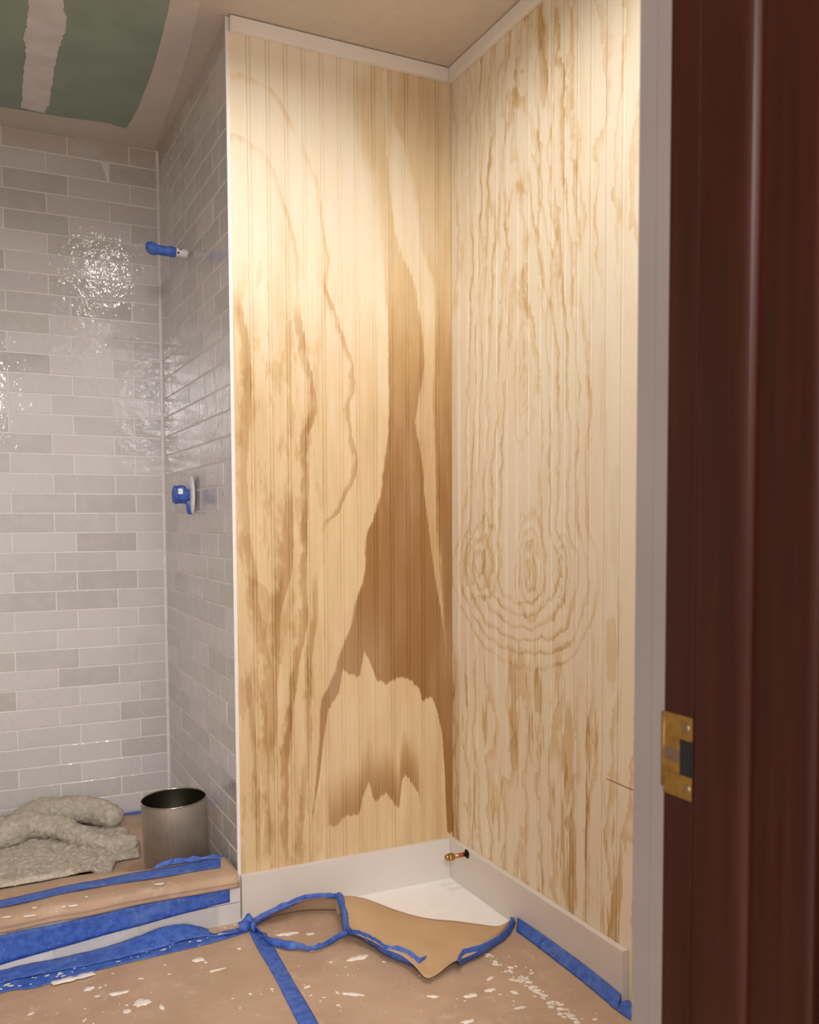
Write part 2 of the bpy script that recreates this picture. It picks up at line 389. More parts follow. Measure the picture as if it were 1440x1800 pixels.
# ---- green board and joint compound let into the shower ceiling
def ceil_part(name, pts, mat, z0, jitter=0.0, n=8):
    P = [at(px, py, 2, H) for px, py in pts]
    out = []
    for i in range(len(P)):
        a, b = P[i], P[(i + 1) % len(P)]
        for k in range(n):
            q = a.lerp(b, k / n); s = jitter * (mnoise.noise(q * 60) + 0.6 * mnoise.noise(q * 170))
            dr = (b - a).normalized(); out.append(Vector((q.x - dr.y * s, q.y + dr.x * s, z0)))
    bm = bmesh.new(); vs = fill_poly(bm, out)
    for f in bm.faces[:]:
        if f.normal.z > 0: f.normal_flip()
    return solid(obj(name, bm, mat, ceiling), 0.0012, 0)
gb = ceil_part('green_drywall_panel', [(302, -4), (296, 20), (270, 118), (243, 190), (222, 226), (190, 216), (110, 205), (0, 187), (-150, 162), (-330, 120), (-330, -150), (300, -150)], M_GREEN, H - 0.0006, 0.004)
gb['label'] = 'muted green moisture resistant board'
jc = ceil_part('compound_seam', [(55, -80), (51, 0), (48, 40), (42, 60), (46, 95), (40, 130), (37, 188), (76, 197), (86, 185), (90, 150), (97, 115), (103, 85), (114, 55), (116, 30), (110, 0), (112, -80)], M_COMP, H - 0.0016, 0.005)
jc['label'] = 'pale skim of joint compound over a board seam'
M_BAND = plain('sanded_compound', srgb(214, 205, 196), 0.9, var=0.03, vs=10)
jb = ceil_part('compound_band', [(-330, 122), (0, 187), (110, 205), (190, 216), (222, 226), (243, 190), (270, 118), (296, 20), (306, -60), (345, -60), (352, 10), (330, 100), (300, 185), (272, 262), (190, 250), (100, 236), (0, 220), (-330, 160)], M_BAND, H - 0.0011, 0.003)

# ---- recessed lamp over the alcove (just above the frame)
for LP, lb in ((LAMP, 'round recessed ceiling light above the wooden alcove'), (LAMP2, 'round recessed ceiling light nearer the doorway')):
    lampo = tag(empty('recessed_downlight', (LP.x, LP.y, H)), lb, 'ceiling light', 'recessed ceiling lights')
    bm = bmesh.new(); lathe(bm, [(0.085, -0.001), (0.083, -0.003), (0.062, -0.003), (0.060, 0.0), (0.0395, 0.0135), (0.0395, 0.05)], 40); obj('trim_ring', bm, M_WHITE, lampo, True)
    bm = bmesh.new(); r = lathe(bm, [(0.0395, 0.05), (0.001, 0.05)], 40); obj('reflector_plate', bm, M_WHITE, lampo)
    bm = bmesh.new(); r = lathe(bm, [(0.0385, 0.0135), (0.0385, 0.049)], 40); cap(bm, r[0]); obj('lens', bm, M_BULB, lampo)
lamp2 = tag(empty('hall_fill_mount', (-1.86, -3.9, H)), 'mount of an unseen fill light added in the hall behind the viewer', 'ceiling light')  # unseen mount, added to go with the hall fill light
bm = bmesh.new(); r = lathe(bm, [(0.06, 0), (0.06, -0.012), (0.02, -0.02)], 32); obj('fill_light_rose', bm, M_WHITE, lamp2, True)

# ------------------------------------------------------------------ wall tiles, one object each
ROW = 0.0687; ZREF = 1.0668; LEN = 0.2085; GR = 0.0044
_tile_cache = {}
def tile_mesh(l, h):
    k = (round(l, 4), round(h, 4))
    if k in _tile_cache: return _tile_cache[k]
    bm = bmesh.new(); t = 0.0075; b = 0.0012
    a = [(0, 0), (l, 0), (l, h), (0, h)]
    c = [(b, b), (l - b, b), (l - b, h - b), (b, h - b)]
    v0 = [bm.verts.new((x, z, 0)) for x, z in a]; v1 = [bm.verts.new((x, z, t - b * 0.7)) for x, z in a]; v2 = [bm.verts.new((x, z, t)) for x, z in c]
    for p, q in ((v0, v1), (v1, v2)):
        for i in range(4): bm.faces.new((p[i], p[(i + 1) % 4], q[(i + 1) % 4], q[i]))
    bm.faces.new(v2); bm.faces.new(v0[::-1])
    me = bpy.data.meshes.new('tile'); bm.to_mesh(me); bm.free(); me.materials.append(M_TILE)
    _tile_cache[k] = me
    return me
def put_tile(parent, l, h, origin, ux, n, proud):
    me = tile_mesh(l, h)
    o = bpy.data.objects.new('tile', me); COL.objects.link(o); o.parent = parent
    uz = Vector((0, 0, 1))
    tilt = Matrix.Rotation(random.gauss(0, 0.0042), 3, 'X') @ Matrix.Rotation(random.gauss(0, 0.0020), 3, 'Y')
    m = Matrix((ux, uz, n)).transposed() @ tilt
    mm = m.to_4x4(); mm.translation = Vector(origin) + n * proud
    o.matrix_parent_inverse = parent.matrix_world.inverted(); o.matrix_local = mm
    return o
def tile_wall(parent, u0, u1, joint_even, joint_odd, place, z_lo, z_hi, direction=1):
    k0 = math.floor((z_lo - ZREF) / ROW); k = k0
    while ZREF + k * ROW < z_hi - 0.004:
        z = ZREF + k * ROW; za = max(z + GR / 2, z_lo); zb = min(z + ROW - GR / 2, z_hi)
        j = joint_even if k % 2 == 0 else joint_odd
        first = math.floor((u0 - j) / LEN)
        u = j + first * LEN
        while u < u1 - 0.004:
            a = max(u + GR / 2, u0 + GR / 2); b = min(u + LEN - GR / 2, u1 - GR / 2)
            if b - a > 0.006 and zb - za > 0.006: place(a, b, za, zb)
            u += LEN
        k += 1
tile_wall(wall_far, -1.80, WX - 0.001, -0.8465, -0.7755, lambda a, b, za, zb: put_tile(wall_far, b - a, zb - za, (a, D + 0.0117, za), Vector((1, 0, 0)), Vector((0, -1, 0)), random.uniform(-0.0008, 0.0)), 0.0, H - 0.002)
tile_wall(wall_side, 0.004, D - 0.003, 0.118, 0.190, lambda a, b, za, zb: put_tile(wall_side, b - a, zb - za, (WX + 0.0117, b, za), Vector((0, -1, 0)), Vector((-1, 0, 0)), random.uniform(-0.0008, 0.0)), 0.0, H - 0.002)
bm = bmesh.new(); box(bm, -0.682, -0.6725, -0.0025, 0.003, 0, H - 0.001, 0.0008); tag(obj('trim_1', bm, M_EDGE), kind='structure')

# ------------------------------------------------------------------ beadboard sheets
def bead_profile(w, first, last):
    # from the near edge of one board to the next: v groove, round bead, v groove, flat
    g, b, dp = 0.0032, 0.0058, 0.0030
    pts = []
    if not first:
        pts += [(0.0, dp), (g * 0.5, dp), (g, 0.0002)]
        for i in range(1, 6):
            a = math.pi * i / 6; pts.append((g + b * (1 - math.cos(a)) / 2, 0.0002 - 0.0002 * math.sin(a)))
        pts += [(g + b, 0.0002), (g + b + g * 0.6, dp), (g + b + g * 1.4, 0.0)]
    else: pts.append((0.0, 0.0))
    if last: pts.append((w, 0.0))
    else: pts += [(w - 0.0004, 0.0), (w, dp)]
    return pts
def board(parent, cuts, i, plane, z0, z1, mat, base):
    a, b = cuts[i], cuts[i + 1]
    pr = bead_profile(abs(b - a), i == 0, i == len(cuts) - 2)
    sgn = 1 if b > a else -1
    bm = bmesh.new()
    rows = []
    for z in (z0, z1):
        r = []
        for u, dep in pr + [(abs(b - a), 0.0085), (0.0, 0.0085)]:
            q = a + sgn * u
            p = Vector((q, dep, z)) if plane == 'y' else Vector((dep, q, z))
            r.append(bm.verts.new(p - base))
        rows.append(r)
    n = len(rows[0])
    for k in range(n): bm.faces.new((rows[0][k], rows[0][(k + 1) % n], rows[1][(k + 1) % n], rows[1][k]))
    bm.faces.new(rows[0]); bm.faces.new(rows[1])
    o = obj('board', bm, mat, parent)
    return o
ZB0, ZB1 = 0.004, H - 0.002
def at_mat(mat, base):                                    # the grain is drawn in room coordinates: shift it by the sheet's base
    for nd in mat.node_tree.nodes:
        if nd.type == 'TEX_COORD':
            mp = mat.node_tree.nodes.new('ShaderNodeVectorMath'); mp.operation = 'ADD'; mp.inputs[1].default_value = base
            outs = [l.to_socket for l in mat.node_tree.links if l.from_node == nd]
            for s_ in outs: mat.node_tree.links.new(mp.outputs[0], s_)
            mat.node_tree.links.new(nd.outputs['Object'], mp.inputs[0])
BL = Vector((-0.336, 0.0, ZB0)); BR = Vector((0.0, -0.37, ZB0)); BS = Vector((0.0, -0.79, ZB0))
sheet_l = tag(empty('beadboard_sheet', BL), 'bare pine beadboard sheet on the back wall beside the tiled shower', 'wood panelling')
sheet_r = tag(empty('beadboard_sheet', BR), 'wide pine beadboard sheet with ringed cathedral grain on the right wall', 'wood panelling')
sheet_s = tag(empty('beadboard_sheet', BS), 'narrow strip of pine beadboard butted against the wide right-hand sheet', 'wood panelling')
M_WS = M_WR.copy(); M_WS.name = 'plywood_strip'
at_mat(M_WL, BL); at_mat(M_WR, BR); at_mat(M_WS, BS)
cl = [-0.6725, -0.6275, -0.5735, -0.5225, -0.471, -0.418, -0.3665, -0.314, -0.2605, -0.2075, -0.155, -0.1055, -0.054, -0.0005]
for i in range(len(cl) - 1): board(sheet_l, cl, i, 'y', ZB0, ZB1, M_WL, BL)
cr = [-0.0005, -0.0385, -0.091, -0.1435, -0.196, -0.2495, -0.302, -0.3555, -0.409, -0.4615, -0.515, -0.5685, -0.6215, -0.6735, -0.7335]
cr = [-0.0005 if i == 0 else c for i, c in enumerate(cr)]
for i in range(len(cr) - 1): board(sheet_r, cr, i, 'x', ZB0, ZB1, M_WR, BR)
cs = [-0.7350, -0.788, -0.8465]
for i in range(len(cs) - 1): board(sheet_s, cs, i, 'x', ZB0, ZB1, M_WS, BS)

# ------------------------------------------------------------------ crown strip and baseboards
T = 0.018; HB = 0.122; ZC = H - 0.0395
def trim(name, x0, x1, y0, y1, z0, z1): 
    bm = bmesh.new(); box(bm, x0, x1, y0, y1, z0, z1, 0.0012); return tag(obj(name, bm, M_BASEB if 'base' in name else M_WHITE), kind='structure')
trim('trim_2', -0.672, -0.0185, -T, -0.0004, ZC, H - 0.0025)
trim('trim_3', -T, -0.0004, -0.846, -0.0006, ZC, H - 0.0025)
trim('baseboard_back', -0.6755, -0.0185, -T, -0.0004, 0.0, HB)
bbr = trim('baseboard_right', -T, -0.0004, -0.835, -0.0006, 0.0, HB)

# copper stub-out with its hole
c0 = at(821, 1501, 0, -T)
pipe = tag(empty('pipe_stub', (-T - 0.0004, c0.y, c0.z)), 'short copper water pipe with brass end poking out of the right baseboard', 'pipe')
def xlathe(name, prof, mat, parent, n=24, smooth=True, caps=(True, True)):
    bm = bmesh.new(); rr = lathe(bm, prof, n)
    if caps[0]: cap(bm, rr[0])
    if caps[1]: cap(bm, rr[-1])
    o = obj(name, bm, mat, parent, smooth); o.rotation_euler = (0, -math.pi / 2, 0)   # profile height runs along -x
    return o
xlathe('hole', [(0.0135, -0.0002), (0.0135, 0.0004), (0.0128, 0.0006)], M_BLACK, pipe)
xlathe('pipe', [(0.0068, 0.0), (0.0068, 0.05)], M_COPPER, pipe)
def hexed(name, prof):
    o = xlathe(name, prof, M_BRASSN, pipe, 8, False); return o
hexed('nut', [(0.0085, 0.044), (0.0118, 0.047), (0.0125, 0.058), (0.0108, 0.063)])
xlathe('nut_cap', [(0.0098, 0.0625), (0.0095, 0.069), (0.0065, 0.0725), (0.002, 0.074)], M_BRASSN, pipe)

# ------------------------------------------------------------------ taped fittings on the shower side wall
pa = at(329, 446, 0, WX - 0.0035)
arm = tag(empty('shower_arm_stub', pa), 'shower pipe stub wrapped in blue tape sticking out of the side wall', 'pipe')
def bumpy(bm, amp, sc):
    for v in bm.verts:
        d = mnoise.noise(v.co * sc); v.co += Vector((v.co.x, v.co.y, 0)).normalized() * d * amp
bm = bmesh.new(); r = lathe(bm, [(0.0135, 0.0), (0.0135, 0.045)], 28); o = obj('pipe_sleeve', bm, M_PLAST, arm, True); o.rotation_euler = (0, -math.pi / 2, 0)
o['label'] = 'white sleeve of the pipe at the wall'
bm = bmesh.new()
r = lathe(bm, [(0.0140, 0.036), (0.0155, 0.038), (0.0165, 0.05), (0.0160, 0.058), (0.0150, 0.068), (0.0145, 0.080), (0.0150, 0.090), (0.0180, 0.099), (0.0195, 0.108), (0.0188, 0.116), (0.0150, 0.123), (0.008, 0.127), (0.001, 0.128)], 28)
bumpy(bm, 0.0016, 90); o = obj('tape_wrap', bm, M_TAPE, arm, True); o.rotation_euler = (0, -math.pi / 2, 0)
for v_ in o.data.vertices:
    if v_.co.z > 0.085: v_.co.x += 0.006 * (v_.co.z - 0.085) / 0.04
for k, (hh, ang) in enumerate(((0.022, 0.6), (0.030, -0.3))):
    bm = bmesh.new(); box(bm, -0.003, 0.003, -0.0025, 0.0025, -0.001, 0.001); o = obj('dark_mark', bm, M_BLACK, arm)
    o.location = (-hh, -0.0132 * math.cos(ang), 0.0132 * math.sin(ang)); o.rotation_euler = (math.pi / 2, 0, 0)

pv = at(338, 870, 0, WX - 0.0035)
val = tag(empty('shower_valve', pv), 'shower valve with white plate and blue taped knob on the side wall', 'valve')
bm = bmesh.new(); r = lathe(bm, [(0.062, 0.0), (0.0625, 0.004), (0.058, 0.008), (0.03, 0.010)], 40); cap(bm, r[-1]); o = obj('plate', bm, M_PLAST, val, True); o.rotation_euler = (0, -math.pi / 2, 0)
for v_ in o.data.vertices: v_.co.y *= 0.62
bm = bmesh.new(); r = lathe(bm, [(0.020, 0.008), (0.020, 0.018), (0.029, 0.022), (0.031, 0.034), (0.029, 0.048), (0.030, 0.054), (0.026, 0.060), (0.012, 0.062)], 9); cap(bm, r[-1]); bumpy(bm, 0.006, 45)
o = obj('tape_wrap', bm, M_TAPE, val); o.rotation_euler = (0, -math.pi / 2, 0)
bm = bmesh.new(); r = lathe(bm, [(0.009, 0.0), (0.010, 0.03), (0.006, 0.036)], 12); cap(bm, r[-1]); bumpy(bm, 0.001, 80); o = obj('tape_tail', bm, M_TAPE, val, True); o.location = (-0.012, -0.004, -0.026); o.rotation_euler = (0, math.pi, 0)
o.rotation_euler = (0, math.pi * 0.96, 0)
bm = bmesh.new(); box(bm, -0.001, 0.001, -0.0075, 0.0075, -0.009, 0.009, 0.0008); o = obj('bare_patch', bm, M_PLAST, val); o.location = (-0.043, -0.0300, 0.010); o.rotation_euler = (0, 0, 1.35)
o['label'] = 'white gap in the tape'

# ------------------------------------------------------------------ shower curb, its tiles and the papered shower floor
CT = 0.140
curb = tag(empty('shower_curb', (-1.2, 0.03, 0.0)), 'low tiled shower curb under brown paper at lower left', 'curb')
CB = Vector((-1.2, 0.03, 0.0))
bm = bmesh.new(); box(bm, -1.80 + 1.2, WX - 0.007 + 1.2, RISER + 0.006 - 0.03, 0.095 - 0.03, 0.0, CT - 0.004); obj('core', bm, M_GROUT, curb)
bpy.context.view_layer.update()
k = 0
for (za, zb, off) in ((0.0, 0.056, 0.06), (0.0585, 0.110, 0.165)):
    u = WX - 0.006
    first = True
    while u > -1.79:
        l = off if first else LEN - GR; first = False
        a = max(u - l, -1.795)
        if u - a > 0.01:
            me = tile_mesh(u - a, zb - za); o = bpy.data.objects.new('tile', me); COL.objects.link(o); o.parent = curb
            m = Matrix((Vector((1, 0, 0)), Vector((0, 0, 1)), Vector((0, -1, 0)))).transposed().to_4x4(); m.translation = Vector((a, RISER + 0.0065, za + 0.001)) - CB; o.matrix_local = m
        u = a - GR

def shower_floor_z(x, y):
    ye = 0.155 if x > -0.93 else (0.155 + 0.31 * min(1, (-0.93 - x) / 0.12))
    s = min(1, max(0, (y - 0.098) / (ye - 0.098))); s = s * s * (3 - 2 * s)
    return CT + (0.030 - CT) * s
# paper over curb + shower floor: one sheet, front edge rolled over the curb's nose
NOSE = RISER - 0.016
bm = bmesh.new(); rows = []
xs = [-1.79 + i * (1.79 + WX - 0.012) / 70 for i in range(71)]
prof = []
for i in range(4): prof.append((NOSE + 0.002, 0.104 + i * 0.004))
for i in range(7):
    a = math.pi / 2 * i / 6; prof.append((NOSE + 0.022 - 0.022 * math.cos(a), CT - 0.022 + 0.022 * math.sin(a)))
ys = [-0.02 + i * (0.955 + 0.02) / 80 for i in range(81)]
for i, x in enumerate(xs):
    r = []
    for yy, zz in prof:
        n = mnoise.noise(Vector((x * 9, zz * 14, 1))) * 0.004
        r.append(Vector((x, yy + n, zz + n * 0.6 + (0.006 * (x + 1.29) if zz < 0.12 else 0.0))))
    for yy in ys:
        z = shower_floor_z(x, yy) + 0.002 + (mnoise.noise(Vector((x * 11, yy * 11, 4))) * 0.0035 + mnoise.noise(Vector((x * 30, yy * 30, 9))) * 0.0012) * min(1, (yy + 0.02) / 0.05)
        r.append(Vector((x, yy, z)))
    rows.append(r)
sheet(bm, rows)
pap2 = obj('curb_paper', bm, M_PAPER, None, True); solid(pap2, 0.0006, 0)
tag(pap2, 'brown builder paper folded over the shower curb and shower floor', 'paper')

def ribbon(name, pts, widths, mat=M_TAPE, parent=None, per=6, crum=0.0, sc=60, across=6, lift=0.0, seed=0.0, arc=0.0):
    """pts: list of (left edge, right edge) point pairs; a crumpled tape strip through them"""
    A = smoothpts([p[0] for p in pts], per); B = smoothpts([p[1] for p in pts], per)
    bm = bmesh.new(); rows = []
    for a, b in zip(A, B):
        n = (b - a).cross(Vector((0, 0, 1)));
        r = []
        for i in range(across + 1):
            p = a.lerp(b, i / across)
            if crum:
                p = p + Vector((mnoise.noise(p * sc + Vector((seed, 0, 0))), mnoise.noise(p * sc + Vector((0, seed + 7, 0))), 0.6 + mnoise.noise(p * sc + Vector((0, 0, seed + 3))))) * crum
            p.z += lift + arc * math.sin(math.pi * i / across)
            r.append(p)
        rows.append(r)
    sheet(bm, rows)
    o = obj(name, bm, mat, parent, True); solid(o, 0.0005, 0)
    return o
# tape along the back of the curb top, following the paper
def z2(p, e=0.0008): return Vector((p.x, p.y, shower_floor_z(p.x, p.y) + 0.002 + e + mnoise.noise(Vector((p.x * 11, p.y * 11, 4))) * 0.0035 * min(1, (p.y + 0.02) / 0.05) + mnoise.noise(Vector((p.x * 30, p.y * 30, 9))) * 0.0012))
def curbpt(px, py): return at(px, py, 2, CT + 0.003)
tp = []
for (xa, ya, yb) in ((-140, 1612, 1622), (0, 1584, 1597), (60, 1571, 1584), (120, 1558, 1571), (180, 1546, 1559), (240, 1535, 1549), (300, 1525, 1540), (350, 1516, 1531), (388, 1511, 1526)):
    tp.append((curbpt(xa, ya), curbpt(xa, yb)))
tp = [(Vector((a.x, a.y, z2(a).z)), Vector((b.x, b.y, z2(b).z))) for a, b in tp]
o = ribbon('tape_strip', tp, None, per=8, crum=0.0006, sc=90, lift=0.0028)
tag(o, 'thin blue tape strip running along the top of the papered curb', 'tape')
# crumpled tape lying behind it by the bucket
bt = []
for (xa, ya, yb) in ((266, 1531, 1529), (282, 1525, 1518), (300, 1523, 1512), (318, 1519, 1510), (340, 1516, 1509), (362, 1512, 1505), (385, 1511, 1505), (398, 1514, 1507)):
    a = at(xa, ya, 1, 0.094); b = at(xa, yb, 1, 0.100)
    bt.append((a, b))
o = ribbon('tape_strip', bt, None, per=5, crum=0.005, sc=70, across=5, seed=2)
tag(o, 'crumpled blue tape bunched at the foot of the metal bucket', 'tape')
# tape pressed across the curb's riser
rt = []
for (xa, ya, yb) in ((-150, 1688, 1745), (0, 1645, 1697), (100, 1624, 1668), (200, 1602, 1640), (260, 1588, 1624), (320, 1575, 1607), (370, 1564, 1594), (404, 1557, 1586)):
    rt.append((at(xa, ya, 1, RISER - 0.0035), at(xa, yb, 1, RISER - 0.0025)))
o = ribbon('tape_strip', rt, None, per=5, crum=0.0006, sc=60)
tag(o, 'wide dark blue tape band across the face of the shower curb', 'tape')
# wide tape on the floor joint: rises up the riser, folds, and lies on the floor paper
ft = []
for (xa, yt, yb) in ((-150, 1788, 1812), (0, 1728, 1747), (60, 1715, 1737), (120, 1702, 1719), (180, 1690, 1704), (240, 1675, 1689), (300, 1660, 1675), (360, 1645, 1661), (400, 1636, 1650), (436, 1628, 1638)):
    ft.append((at(xa, yt, 2, 0.006), at(xa, yb, 2, 0.0035)))
o1 = tag(empty('floor_joint_tape', (-1.0, -0.08, 0.0)), 'crinkled blue tape sealing floor paper to the foot of the curb', 'tape')
def child_of(o, e):
    o.parent = e; o.matrix_parent_inverse = Matrix.Translation(-e.location)
fo = ribbon('floor_strip', ft, None, per=6, crum=0.0012, sc=70); child_of(fo, o1)
ut = []
for (xa, yt, yb) in ((-150, 1762, 1790), (0, 1707, 1729), (60, 1693, 1716), (120, 1681, 1704), (180, 1667, 1692), (240, 1647, 1678), (290, 1629, 1664), (320, 1625, 1655), (350, 1629, 1648), (380, 1637, 1646), (420, 1633, 1640), (436, 1628, 1637)):
    ut.append((at(xa, yt, 1, RISER - 0.008 if 200 < xa < 340 else RISER - 0.004), at(xa, yb, 2, 0.008)))
fo = ribbon('raised_strip', ut, None, per=6, crum=0.0022, sc=50, seed=4); child_of(fo, o1)

# ------------------------------------------------------------------ floor paper with its torn corner
def fl(px, py, z=0.0): return at(px, py, 2, z)
RIM = [at(*q[:2], 2, q[2]) for q in ((436, 1627, .010), (462, 1612, .030), (500, 1594, .048), (535, 1582, .058), (570, 1578, .058), (592, 1579, .055), (604, 1592, .051), (608, 1612, .042), (613, 1636, .030))]
BACK = [at(*q, 2, 0.0026) for q in ((438, 1624), (464, 1616), (503, 1606), (540, 1601), (578, 1600), (604, 1602), (618, 1608), (624, 1618), (622, 1632))]
CREST = [at(*q[:2], 2, q[2]) for q in ((592, 1577, .056), (612, 1575, .055), (640, 1579, .050), (665, 1588, .044), (700, 1601, .036), (735, 1611, .030), (765, 1616, .027), (800, 1619, .025), (845, 1625, .021), (875, 1628, .018), (893, 1620, .015), (905, 1611, .012))]
pr = Vector((-T - 0.004, CREST[-1].y, 0))
edge = [Vector((-2.55, RISER - 0.002, 0)), Vector((-0.70, RISER - 0.004, 0)), Vector((-0.665, -0.021, 0)), Vector((-0.37, -0.021, 0))] + [Vector((q.x, q.y, 0)) for q in CREST[1:-1]] + [pr]
for k in range(1, 6):
    yy = pr.y + (-0.98 - pr.y) * k / 5; edge.append(Vector((-T - 0.003, yy, 0)))
edge += [Vector((-0.004, -1.0, 0)), Vector((-0.004, -1.78, 0)), Vector((-0.79, -1.78, 0)), Vector((-0.79, -3.1, 0)), Vector((-2.55, -3.1, 0))]
bm = bmesh.new(); PZ = 0.0022
fill_poly(bm, [Vector((p.x, p.y, PZ)) for p in edge])
for f in bm.faces[:]:
    f.normal_update()
    if f.normal.z < 0: f.normal_flip()
paper = obj('floor_paper', bm, M_PAPER); solid(paper, 0.0008, -1)
tag(paper, 'brown builder paper spattered with compound covering the floor', 'paper')

def blob(bm, px, py, rx, ry, ang=0.0, thick=0.002, seed=0, z=PZ, n=22):
    c = fl(px, py, z); ca, sa = math.cos(ang), math.sin(ang)
    ring = []
    for i in range(n):
        a = 2 * math.pi * i / n
        k = 1 + 0.55 * mnoise.noise(Vector((math.cos(a) * 1.6, math.sin(a) * 1.6, seed * 3.7))) + 0.34 * mnoise.noise(Vector((math.cos(a) * 4, math.sin(a) * 5, seed * 1.3)))
        x, y = rx * k * math.cos(a), ry * k * math.sin(a)
        ring.append((c.x + x * ca - y * sa, c.y + x * sa + y * ca))
    lo = [bm.verts.new((x, y, z - 0.0002)) for x, y in ring]
    mid = [bm.verts.new((c.x + (x - c.x) * 0.86, c.y + (y - c.y) * 0.86, z + thick * (0.75 + 0.25 * random.random()))) for x, y in ring]
    for i in range(n): bm.faces.new((lo[i], lo[(i + 1) % n], mid[(i + 1) % n], mid[i]))
    t = bm.verts.new((c.x, c.y, z + thick))
    for i in range(n): bm.faces.new((mid[i], mid[(i + 1) % n], t))
big = [(350, 1687, .016, .010, .2), (112, 1724, .036, .012, .25), (152, 1714, .020, .012, .3), (208, 1746, .022, .008, .2), (157, 1738, .012, .007, .5), (248, 1763, .020, .014, .5), (222, 1778, .010, .008, 0), (285, 1771, .005, .012, .3),
       (628, 1684, .026, .014, .4), (505, 1642, .028, .008, .1), (545, 1642, .012, .006, .1), (620, 1748, .026, .006, -.4), (762, 1752, .014, .006, -.3), (828, 1751, .018, .008, .1), (862, 1741, .012, .007, .2), (823, 1796, .016, .008, .2), (915, 1772, .014, .005, .2), (420, 1668, .006, .005, 0), (380, 1706, .020, .003, .3), (905, 1745, .012, .005, -.8), (862, 1720, .010, .005, .6)]
for i, (px, py, rx, ry, an) in enumerate(big):
    on_tape = i in (1, 2)
    bm = bmesh.new(); blob(bm, px, py, rx, ry, an + YAW * -0.6, 0.0022 if not on_tape else 0.003, i, PZ if not on_tape else 0.0065)
    o = obj('dried_compound', bm, M_SPLAT, paper, True)
bm = bmesh.new()
for i in range(260):
    px = random.uniform(-40, 1080); py = random.uniform(1660, 1830)
    c = fl(px, py, PZ)
    if c.x > -0.05 or c.y > -0.16: continue
    if mnoise.noise(Vector((c.x * 5, c.y * 5, 2))) < -0.05: continue
    s = 0.0012 + 0.0038 * random.random() ** 3
    blob(bm, px, py, s * random.uniform(1, 2.4), s, random.uniform(0, 3.1), 0.0009, i, PZ, 7)
for i in range(120):                                        # crumbly ridge along a crease from the torn corner
    t_ = random.random(); px = 855 + 165 * t_ + random.gauss(0, 5); py = 1678 + 122 * t_ ** 1.05 + random.gauss(0, 3.5)
    s = 0.001 + 0.0045 * random.random() ** 2
    blob(bm, px, py, s * 1.8, s, random.uniform(-1.2, -0.4), 0.0012, i + 300, PZ, 7)
o = obj('compound_crumbs', bm, M_SPLAT, paper, True); o['kind'] = 'stuff'
bm = bmesh.new()
for i in range(70):
    px = random.uniform(-20, 430); k = random.random(); yt = 1740 - px * 0.26 - 20 + 26 * k
    s = 0.001 + 0.003 * random.random() ** 2
    blob(bm, px, yt, s * 2, s, random.uniform(-0.3, 0.5), 0.001, i, 0.0068, 7)
o = obj('compound_crumbs', bm, M_SPLAT); child_of(o, o1); o['kind'] = 'stuff'
bm = bmesh.new()
for (px, py, rx, ry) in ((280, 1554, .012, .006), (128, 1592, .012, .007), (60, 1596, .006, .004), (50, 1610, .016, .004), (152, 1577, .004, .003), (112, 1594, .006, .004), (12, 1612, .012, .004), (182, 1495+60, .004, .003)):
    blob(bm, px, py, rx, ry, -0.2, 0.002, px, CT + 0.0035, 12)
o = obj('dried_compound', bm, M_SPLAT, pap2, True); o['kind'] = 'stuff'

# tape strips on the floor
def strip_floor(pts, z=0.0036): return [(fl(a[0], a[1], z), fl(b[0], b[1], z)) for a, b in pts]
o = ribbon('tape_strip', strip_floor([((436, 1634), (468, 1640)), ((452, 1666), (484, 1668)), ((470, 1696), (501, 1698)), ((488, 1728), (518, 1728)), ((506, 1764), (540, 1764)), ((526, 1802), (562, 1802)), ((560, 1860), (600, 1860))]), None, per=5, crum=0.0004)
tag(o, 'straight blue tape strip running across the floor paper toward the viewer', 'tape')
o = ribbon('tape_strip', [(Vector((-T - 0.0012, at(x, y, 0, -T).y, at(x, y, 0, -T).z)), fl(x2, y2, 0.0036)) for (x, y), (x2, y2) in (((911, 1613), (908, 1637)), ((940, 1632), (934, 1656)), ((985, 1664), (978, 1690)), ((1030, 1697), (1022, 1724)), ((1070, 1729), (1062, 1757)), ((1092, 1748), (1085, 1776)))], None, per=5, crum=0.0005)
tag(o, 'blue tape strip along the foot of the right baseboard', 'tape')
o2 = ribbon('tape_end', [(fl(1078, 1738, .0046), fl(1071, 1766, .0042)), (fl(1104, 1760, .004), fl(1098, 1786, .0038)), (fl(1118, 1770, .004), fl(1114, 1796, .0038))], None, per=4, crum=0.0006, parent=o)

# ------------------------------------------------------------------ the folded-back corner of the paper, with its tape edge
flap = tag(empty('paper_flap', fl(690, 1640)), 'torn brown paper corner curled back off the floor by the white baseboard', 'paper')
def add_flap(o): child_of(o, flap); return o
def ph(px, py, z): return at(px, py, 2, z)
# arch: tape rim on the near side, the sheet slopes down behind it to the baseboard
R = smoothpts(RIM, 5); Bk = smoothpts(BACK, 5)
bm = bmesh.new(); rows = []
for i, (a, b) in enumerate(zip(R, Bk)):
    r = []
    for k in range(11):
        s = k / 10; p = a.lerp(b, s); p.z += 0.010 * math.sin(math.pi * s) * max(0, a.z) / 0.08
        p += Vector((0, 0, 1)) * mnoise.noise(p * 28) * 0.003 * math.sin(math.pi * s)
        p.z = max(p.z, 0.0045 if k < 10 else 0.0024); r.append(p)
    rows.append(r)
sheet(bm, rows); o = add_flap(obj('curled_paper', bm, M_PAPER, None, True)); solid(o, 0.0006, 0); o['label'] = 'shaded hollow of paper under its tape edge'
near = [ph(613, 1636, .030), ph(630, 1644, .032), ph(652, 1653, .032), ph(680, 1669, .034), ph(705, 1679, .032), ph(728, 1697, .027), ph(748, 1718, .020), ph(766, 1714, .018), ph(795, 1692, .026), ph(830, 1678, .026), ph(870, 1654, .016), ph(896, 1630, .008)]
